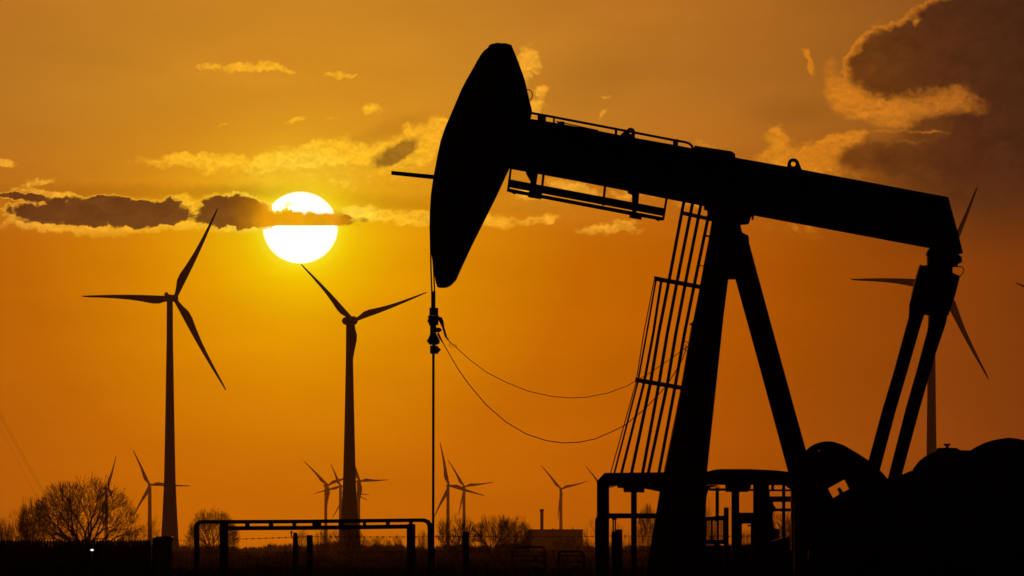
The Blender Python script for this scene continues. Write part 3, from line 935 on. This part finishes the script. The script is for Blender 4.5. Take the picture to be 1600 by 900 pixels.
cb = thing('switch_cabinet', 'dark steel switch cabinet at the right end of the palisade fence', 'cabinet', ground_at(254, 166))
MB().rect(238.5, 841.5, 268.5, ground_py(166), 166, 0.35).build('housing', PLASTIC, cb, False, 0.01)
MB().prism([(236.5, 842), (246, 838.3), (268, 838), (271, 839.6), (271, 842)], 166, 0.45).build('lid', PLASTIC, cb, False, 0.004)
MB().rect(241, 846, 266, ground_py(166) - 8, 165.81, 0.02).build('door', PLASTIC, cb, False, 0.004)

yl = thing('yard_lamp', 'small lit white floodlight on a short post before the palisade fence', 'lamp', ground_at(144, 164))
MB().ptube([(144, ground_py(164)), (144, 862)], 3.0, 164, 8).build('post', STEEL, yl, True)
MB().prism([(140.2, 856), (147.8, 856), (149, 862.3), (139, 862.3)], 164.05, 0.06).build('housing', STEEL, yl, False, 0.003)
MB().prism(circle(143.8, 859.3, 2.2, 12, ry=1.3), 164 - .0, 0.05).build('lens', LENS, yl)

# ------------------------------------------------------------------ wind turbines


def blade(mb, hub, tip, L, chord=0.082):
    d = (tip - hub)
    dn = d.normalized()
    n = Vector((-dn.z, 0, dn.x)).normalized()
    yv = dn.cross(n).normalized()
    prof = [(0.0, .040, .040), (0.05, .042, .040), (0.10, .056, .034), (0.17, .080, .022), (0.24, .082, .018), (0.36, .064, .013), (0.5, .047, .010),
            (0.65, .035, .007), (0.8, .025, .005), (0.92, .018, .003), (0.985, .011, .002), (1.0, .004, .001)]
    b = len(mb.v)
    K = 10
    for (s, c, t) in prof:
        c = c * chord / 0.082
        cc = hub + d * s + n * ((c / 2 - 0.020) * L) + n * (-0.012 * L * math.sin(s * math.pi))
        tw = R(18) * (1 - s) if s > 0.05 else 0
        ch = n * math.cos(tw) + yv * math.sin(tw)
        tt = yv * math.cos(tw) - n * math.sin(tw)
        for k in range(K):
            a = 2 * math.pi * k / K
            mb.v.append(tuple(cc + ch * (math.cos(a) * c * L / 2) + tt * (math.sin(a) * t * L / 2)))
    m = len(prof)
    for i in range(m - 1):
        for k in range(K):
            k2 = (k + 1) % K
            mb.f.append((b + i * K + k, b + i * K + k2, b + (i + 1) * K + k2, b + (i + 1) * K + k))
    mb.f.append(tuple(b + k for k in reversed(range(K))))
    mb.f.append(tuple(b + (m - 1) * K + k for k in range(K)))


def turbine(label, D, hub, tips, towx, base_y, w_top, w_base, yaw, flare=True, nac=1.0, anem=False, chord=0.082):
    """hub, tips: bearings; yaw tilts the rotor plane in depth"""
    g = ground_at(towx, D)
    root = thing('wind_turbine', label, 'wind turbine', g, 'wind turbines on the plain')
    H = P(hub[0], hub[1], D)
    L = max(math.hypot(t[0] - hub[0], t[1] - hub[1]) for t in tips) / F * D
    top_y = hub[1] + w_top * 0.5
    gy_ = ground_py(D)
    prof = [(0, 1.0), (0.15, 1.06), (0.4, 1.35), (0.6, 1.62), (0.75, 1.85), (0.9, 2.35), (1.0, 2.8)] if flare else [(0, 1), (0.5, 1.25), (1, 1.6)]
    k = (w_base / w_top - 1) / (prof[-1][1] - 1)
    pts, ws = [], []
    for (s, f) in prof:
        y = top_y + (base_y - top_y) * s
        pts.append((towx, y))
        ws.append(w_top * (1 + (f - 1) * k))
    if gy_ > base_y + 1:
        pts.append((towx, gy_))
        ws.append(ws[-1] * 1.03)
    tb = MB().ptube([(p[0], p[1], D + 3) for p in pts], ws, D, 20)
    tb.build('tower', TOWER, root, True)
    # nacelle: from the hub back over the tower
    ax = Vector((hub[0] - towx, 0, 0)) / F * D
    back = P(towx - (hub[0] - towx) * 0.8 - (4 if hub[0] >= towx else -4) * nac * w_top / 10, hub[1] + 0.5, D + 7)
    r0 = w_top / F * D * 0.62 * nac
    nb = MB()
    ks = [0, .12, .3, .55, .8, .94, 1]
    rs = [.55, .85, 1, 1.02, .85, .55, .15]
    nb.tube([H + (back - H) * s for s in ks], [r0 * q for q in rs], 14)
    if anem:
        q = H + (back - H) * .75
        nb.box(q.x - r0 * .4, q.x + r0 * .5, q.y - .8, q.y + .8, q.z + r0 * .7, q.z + r0 * 1.6)
        nb.box(q.x - r0 * .9, q.x + r0 * .9, q.y - .1, q.y + .1, q.z + r0 * 1.0, q.z + r0 * 1.12)
    nb.build('nacelle', TOWER, root, True)
    front = H + Vector((0, -1, 0)) * r0 * 1.3
    MB().tube([H + Vector((0, r0 * .2, 0)), H, H + (front - H) * .5, H + (front - H) * .85, front], [r0 * .9, r0 * 1.0, r0 * .85, r0 * .5, r0 * .1], 14).build('hub', TOWER, root, True)
    for t in tips:
        T = P(t[0], t[1], D)
        T.y += (t[0] - hub[0]) / F * D * math.tan(R(yaw))
        mb = MB()
        blade(mb, H, T, L, chord)
        mb.build('blade', TOWER, root, True)
    return root


turbine('large wind turbine left of the setting sun, tallest on the left', 3100, (273, 466), [(131, 467.5), (337, 323), (354, 608)], 265.3, 846, 9.5, 28, 25, anem=True)
turbine('large wind turbine whose upper blade tip touches the sun', 3150, (552, 501), [(468, 413), (667, 456), (545.5, 632)], 546, 846, 10.5, 32, -18, nac=1.1)
turbine('large wind turbine partly hidden behind the rear end of the walking beam', 3120, (1466, 441), [(1327, 441), (1526, 290), (1549, 591)], 1455.5, 846, 10.5, 24, 20)
turbine('large wind turbine at the right edge with only one blade tip in frame', 3300, (1714, 498), [(1583, 445.5), (1826, 414), (1731, 637)], 1706, 846, 10, 27, 20)
small = [
    ('small distant turbine seen nearly edge-on behind the big round tree', 11000, (169, 763), [(180, 711), (178.5, 787), (157, 781)], 166, 4.6, 60),
    ('small distant turbine just left of the large left turbine tower', 10000, (234, 757.5), [(207, 703), (298, 758.3), (209, 808)], 234, 5.2, 15),
    ('small distant turbine, leftmost of the four crowded round the central tower', 12500, (512.5, 758), [(473, 720), (558, 739), (509.5, 812)], 509, 4.0, -15),
    ('small distant turbine between the leftmost small one and the central tower', 12800, (532.3, 759), [(515.8, 724.4), (491.8, 772), (574, 781)], 532, 4.2, 20),
    ('small distant turbine right of the central tower with blade pointing right', 11600, (562.6, 752), [(607, 749), (549, 716), (561, 808)], 560, 4.8, -15),
    ('small distant turbine mostly hidden behind the central tower', 13000, (541.5, 770), [(576.5, 772), (520, 810), (528.5, 769.5)], 541, 4.2, 20),
    ('small distant turbine with the highest blade, just right of the pump rod', 10500, (701.5, 758.8), [(686.5, 691), (757.6, 773.5), (679.5, 808)], 700, 4.4, 10),
    ('small distant turbine above the dark rounded tree', 12000, (726, 760.5), [(698.6, 718), (771.6, 752.5), (717, 806)], 725, 4.2, -15),
    ('small distant turbine standing over the factory roof', 12200, (877, 764), [(844.4, 727), (918.6, 751), (872, 811)], 876.4, 4.2, -15),
    ('small distant turbine mostly hidden behind the guard frame corner', 12400, (944, 764), [(914, 727.5), (983, 752), (941, 811)], 943.5, 4.2, -15),
]
for lab, D, hub, tips, tx, w, yaw in small:
    turbine(lab, D, hub, tips, tx, ground_py(D), w, w * 1.45, yaw, flare=False, nac=0.75, chord=0.095)

# ------------------------------------------------------------------ factory far off
DB = 4500.0
fac = thing('factory', 'long flat roofed factory hall with a single chimney on the horizon', 'factory', ground_at(868, DB))
yb = ground_py(DB)
MB().rect(826, 829, 910, yb, DB + 20, 40).build('hall', FACADE, fac)
MB().rect(825, 827.2, 911, 829.2, DB + 20, 42).build('roof', FACADE, fac)
MB().ptube([(846.7, 829), (846.7, 797)], 5, DB + 10, 12).build('chimney', FACADE, fac)
MB().ptube([(846.7, 799.5), (846.7, 795.5)], 6.4, DB + 10, 12).build('chimney_cap', FACADE, fac)
MB().rect(894, 823.5, 895.2, 828, DB + 10, 1).rect(862, 826, 866, 828, DB + 10, 3).build('roof_vent', FACADE, fac)

# ------------------------------------------------------------------ bare trees


SIZE = {}


def tree_mesh(name, seed, rx, zc, rz, trunk_h, limbs, rtrunk, seg0, rmin, depth, spread=30.0, density=1.0):
    """trunk, limbs that fork again and again inside a dome, ending in fine twigs"""
    rng = random.Random(seed)
    trunk, crown = MB(), MB()

    def seg(mb, a, b, ra, rb, k):
        t = (b - a).normalized()
        s_ = t.cross(Vector((0.3, 1, 0.1))).normalized()
        u = s_.cross(t)
        b0 = len(mb.v)
        for p, rr in ((a, ra), (b, rb)):
            for q in range(k):
                an = 2 * math.pi * q / k
                mb.v.append(tuple(p + (s_ * math.cos(an) + u * math.sin(an)) * rr))
        for q in range(k):
            q2 = (q + 1) % k
            mb.f.append((b0 + q, b0 + q2, b0 + k + q2, b0 + k + q))

    def reach(p):
        zz = (p.z - zc) / (rz if p.z > zc else max(zc * .8, .5))
        an = math.atan2(p.y, p.x)
        w = 1 + .07 * math.sin(4 * an + seed) + .05 * math.sin(9 * an + 3 * p.z / rz)
        return math.sqrt((p.x ** 2 + p.y ** 2) / (rx * w) ** 2 + zz * zz)

    def grow(p, d, ln, r_, dep):
        n = 3 if ln > .9 else 2
        for _ in range(n):
            d = (d + Vector((rng.gauss(0, .10), rng.gauss(0, .10), rng.gauss(.03, .08)))).normalized()
            q = p + d * (ln / n)
            seg(crown, p, q, r_, r_ * .93, 6 if r_ > .1 else (4 if r_ > .05 else 3))
            if dep > 1 and r_ < .12 and rng.random() < .45 * density:
                t_ = d.cross(Vector((rng.gauss(0, 1), rng.gauss(0, 1), rng.gauss(0, 1)))).normalized()
                dd = (d * .75 + t_ * .65).normalized()
                grow(q, dd, ln * .55, max(rmin, r_ * .45), min(dep - 2, 2))
            p, r_ = q, r_ * .93
            if reach(p) > 1.0 + rng.uniform(-.08, .05):
                dep = min(dep, 0)
        if dep <= 0:
            if reach(p) < 1.12:
                for _ in range(2):
                    dd = (d + Vector((rng.gauss(0, .3), rng.gauss(0, .3), rng.gauss(.05, .25)))).normalized()
                    seg(crown, p, p + dd * rng.uniform(.25, .6) * seg0 * .35, rmin, rmin * .4, 3)
            return
        k = 3 if rng.random() < .42 * density else 2
        base_ = d.cross(Vector((rng.gauss(0, 1), rng.gauss(0, 1), rng.gauss(0, 1)))).normalized()
        for c in range(k):
            t_ = Matrix.Rotation(2 * math.pi * c / k + rng.uniform(-.4, .4), 3, d) @ base_
            an = R(rng.uniform(.5, 1.15) * spread)
            dd = d * math.cos(an) + t_ * math.sin(an)
            grow(p, dd.normalized(), ln * rng.uniform(.70, .90), max(rmin, r_ * (.74 if k == 2 else .64)), dep - 1)

    p = Vector((0, 0, 0))
    n = max(2, int(trunk_h / .5))
    for _ in range(n):
        q = p + Vector((rng.gauss(0, .02), rng.gauss(0, .02), trunk_h / n))
        seg(trunk, p, q, rtrunk * (1.25 if _ == 0 else 1), rtrunk * (1 if _ == 0 else .97), 10)
        p = q
    for c in range(limbs):
        az = 2 * math.pi * (c + rng.uniform(-.25, .25)) / limbs
        el = R((64, 22, 42, 10, 32, 52, 17, 36, 5, 27)[c % 10])
        d = Vector((math.cos(az) * math.cos(el), math.sin(az) * math.cos(el), math.sin(el)))
        grow(p - Vector((0, 0, rng.uniform(0, .25) * trunk_h)), d, seg0, rtrunk * .5, depth)
    out = []
    for mb, nm, mm in ((trunk, 'trunk', BARK), (crown, 'crown', TWIG)):
        me = bpy.data.meshes.new(name + '_' + nm)
        me.from_pydata(mb.v, [], mb.f)
        me.materials.append(mm)
        me.polygons.foreach_set('use_smooth', [True] * len(me.polygons))
        out.append(me)
    zs = sorted(v[2] for v in crown.v)
    xs_ = sorted(abs(v[0]) for v in crown.v)
    SIZE[name] = (zs[int(len(zs) * .998)], xs_[int(len(xs_) * .995)])
    print(name, len(out[1].polygons), SIZE[name])
    return [out[0], out[1], name]


OAK = tree_mesh('oak', 3, 8.6, 4.2, 9.8, 2.4, 14, .46, 3.2, .024, 6, 25, 1.0)
ROUND = tree_mesh('round', 8, 4.8, 4.0, 6.4, 1.4, 14, .2, 2.1, .020, 5, 24, 1.3)
RAGGED = tree_mesh('ragged', 14, 3.4, 3.0, 7.0, 1.0, 8, .15, 2.2, .018, 5, 22, 1.2)
BUSHY = tree_mesh('bushy', 21, 3.3, 1.4, 3.8, .3, 14, .09, 1.3, .018, 4, 26, 1.3)
DENSE = tree_mesh('dense', 33, 3.1, 3.8, 5.0, 1.0, 13, .2, 1.6, .024, 5, 27, 1.25)


def tree(kind, x, top, halfw, D, label, name='bare_tree', cat='tree', rot=0.0):
    h = (ground_py(D) - top) / F * D
    w = halfw / F * D
    o = thing(name, label, cat, ground_at(x, D), 'bare winter trees and bushes')
    o.rotation_euler = (0, 0, R(rot))
    sx = w / SIZE[kind[2]][1]
    o.scale = (sx, sx, h / SIZE[kind[2]][0])
    for me, nm in zip(kind[:2], ('trunk', 'crown')):
        c = bpy.data.objects.new(nm, me)
        col.objects.link(c)
        c.parent = o
    return o


trees = [
    (OAK, 132, 747, 84, 1300, 'large round crowned bare tree in front of the edge-on small turbine', 20),
    (BUSHY, 36, 816, 36, 1350, 'low scrub under the trees left of the large round tree', 200),
    (BUSHY, 92, 824, 26, 1420, 'low scrub at the left foot of the large round tree', 290),
    (ROUND, 52, 777, 27, 1380, 'upright bare tree touching the left side of the large round tree', 40),
    (RAGGED, 22, 790, 24, 1450, 'thin hazy bare tree second from the left edge', 75),
    (BUSHY, 2, 810, 24, 1420, 'low bare bush cut by the left edge of the picture', 10),
    (RAGGED, 236, 806, 24, 1600, 'slim bare tree behind the small turbine tower next to the large left tower', 130),
    (BUSHY, 205, 824, 20, 1600, 'low bush right of the large round tree', 100),
    (OAK, 331, 796, 42, 1500, 'broad bare tree framed by the left end of the pipe gantry', 150),
    (RAGGED, 360, 802, 15, 1700, 'narrow bare tree just right of the left gantry post', 200),
    (BUSHY, 471, 827, 11, 1300, 'little bush rising behind the round topped gate post', 60),
    (BUSHY, 505, 826, 16, 1700, 'wispy bush under the leftmost small turbine of the central cluster', 0),
    (BUSHY, 545, 822, 30, 1500, 'broad dark bush at the foot of the central turbine tower', 220),
    (BUSHY, 590, 838, 24, 2300, 'low spreading bush right of the central turbine foot', 20),
    (BUSHY, 621, 835, 9, 2600, 'tiny round bush on the skyline inside the right gantry end', 320),
    (BUSHY, 661, 828, 10, 1900, 'small bush between the gantry post and its right elbow', 180),
    (DENSE, 712, 806, 30, 1300, 'dense dark rounded tree below the two right hand small turbines', 0),
    (ROUND, 770, 805, 35, 1100, 'bare tree with fine upswept twigs right of the dense dark tree', 90),
    (ROUND, 803, 806, 30, 1250, 'bare tree touching the left end of the factory', 200),
    (DENSE, 816, 824, 16, 1300, 'small dark shrub against the factory wall', 50),
    (BUSHY, 890, 840, 34, 2200, 'low brushwood before the factory hall', 170),
    (RAGGED, 925, 806, 16, 1500, 'slim bare tree left of the guard frame post', 30),
    (RAGGED, 968, 815, 18, 1500, 'bare tree seen inside the guard frame by the twin pipe stand', 260),
    (ROUND, 1014, 788, 22, 1400, 'taller bare tree seen inside the guard frame beside the ladder', 310),
    (RAGGED, 1100, 782, 18, 1500, 'bare tree seen above the mesh grille', 100),
    (BUSHY, 1163, 829, 16, 1500, 'low bush seen through the small opening between the pipes', 70),
    (DENSE, 1222, 799, 26, 1500, 'thick bare bush behind the pipes at the right end of the guard frame', 140),
]
for kind, x, top, hw, D, lab, rot in trees:
    bushy = kind is BUSHY
    tree(kind, x, top, hw, D, lab, 'bare_bush' if bushy else 'bare_tree', 'bush' if bushy else 'tree', rot)


# ------------------------------------------------------------------ woods and hedges far off (uncountable)
def brush(name, seed, D0_, D1_, x0, x1, topfun, n, label, wpx=0.35):
    rng = random.Random(seed)
    mb = MB()
    for i in range(n):
        D = rng.uniform(D0_, D1_)
        px = rng.uniform(x0, x1)
        gp_ = ground_at(px, D)
        top = topfun(px, rng)
        H_ = max(0.4, (ground_py(D) - top) / F * D)
        low_ = rng.random() < .45
        z0_ = 0.0 if low_ else rng.uniform(0, H_ * 0.75)
        z1_ = H_ * rng.uniform(0.78, 1.0) if rng.random() < .5 else rng.uniform(z0_, H_)
        w_ = wpx / F * D * rng.uniform(.5, 1.8) * (2.2 if low_ else 1.0)
        if low_:
            z1_ = H_ * rng.uniform(.6, .95)
        lx = rng.uniform(-.25, .25) * (z1_ - z0_)
        lyy = rng.uniform(-.3, .3) * (z1_ - z0_)
        k = len(mb.v)
        a = rng.uniform(0, math.pi)
        ca, sa = math.cos(a) * w_, math.sin(a) * w_
        mb.v += [(gp_.x - ca, D - sa, z0_), (gp_.x + ca, D + sa, z0_), (gp_.x - sa * .7, D + ca * .7, z0_), (gp_.x + lx, D + lyy, z1_)]
        mb.f += [(k, k + 1, k + 3), (k + 1, k + 2, k + 3), (k + 2, k, k + 3)]
    return tag(mb.build(name, TWIG), label, kind='stuff')


def top_far(px, rng):
    return 846.5 + 3.0 * math.sin(px * .021) + 2.0 * math.sin(px * .067 + 1) + 1.2 * math.sin(px * .19) + rng.uniform(0, 5)


def top_mid(px, rng):
    return 854 + 5.0 * math.sin(px * .013 + 2) + 3 * math.sin(px * .05) + rng.uniform(0, 9)


def top_near(px, rng):
    return 862 + 4.0 * math.sin(px * .03 + 4) + 2.5 * math.sin(px * .11) + rng.uniform(0, 10)


brush('distant_woods', 1, 4200, 5200, -150, 1750, top_far, 22000, 'hazy line of woods along the whole horizon', .9)
brush('hedgerow', 2, 2200, 2600, -100, 1700, top_mid, 12000, 'brown hedgerows across the fields', .8)
brush('brushwood', 3, 1000, 1300, -50, 1650, top_near, 11000, 'dark brushwood along the field edge', .9)

def top_rough(px, rng):
    return 875 + 2.5 * math.sin(px * .023 + 1) + 1.5 * math.sin(px * .09) + rng.uniform(0, 7)


brush('rough_grass', 4, 300, 400, -40, 1650, top_rough, 14000, 'rank dead grass and weeds on the near field', 1.0)

# puddles that catch a little light low in the picture
for (x0, x1, y) in ((6, 16, 895.5), (26, 32, 895), (374, 391, 897.2), (690, 724, 890), (200, 222, 896)):
    D = CAM_H * F / (y - HORIZ)
    p0, p1 = ground_at(x0, D), ground_at(x1, D)
    mb = MB()
    n = 14
    for k in range(n):
        a = 2 * math.pi * k / n
        mb.v.append(((p0.x + p1.x) / 2 + (p1.x - p0.x) / 2 * math.cos(a) * random.uniform(.75, 1.1), D + 8 * math.sin(a) * random.uniform(.8, 1.1), 0.03))
    mb.f.append(tuple(range(n)))
    tag(mb.build('puddle', WATER), kind='structure')

# ------------------------------------------------------------------ guyed mast beyond the left edge
DMA = 1700.0
mast = thing('guyed_mast', 'thin slanting guy cables of a mast crossing the far left edge', 'mast', ground_at(-320, DMA))
MB().ptube([(-320, ground_py(DMA)), (-320, 60)], [2.5, 2.5], DMA, 6).build('mast_pole', GALV, mast)
for (tx, ty, bx, by, w, dd) in ((-320, 80, 88, 808, .32, 0), (-320, 66, 92, 810, .32, 4), (-320, 40, 75, 812, .22, 30)):
    MB().ptube([(tx, ty, DMA), ((tx + bx) / 2, (ty + by) / 2 + 3, DMA + dd / 2), (bx, by, DMA + dd), (bx + (ground_py(DMA) - by) * .55, ground_py(DMA), DMA + dd)], w, DMA, 4).build('guy_cable', CABLE, mast)
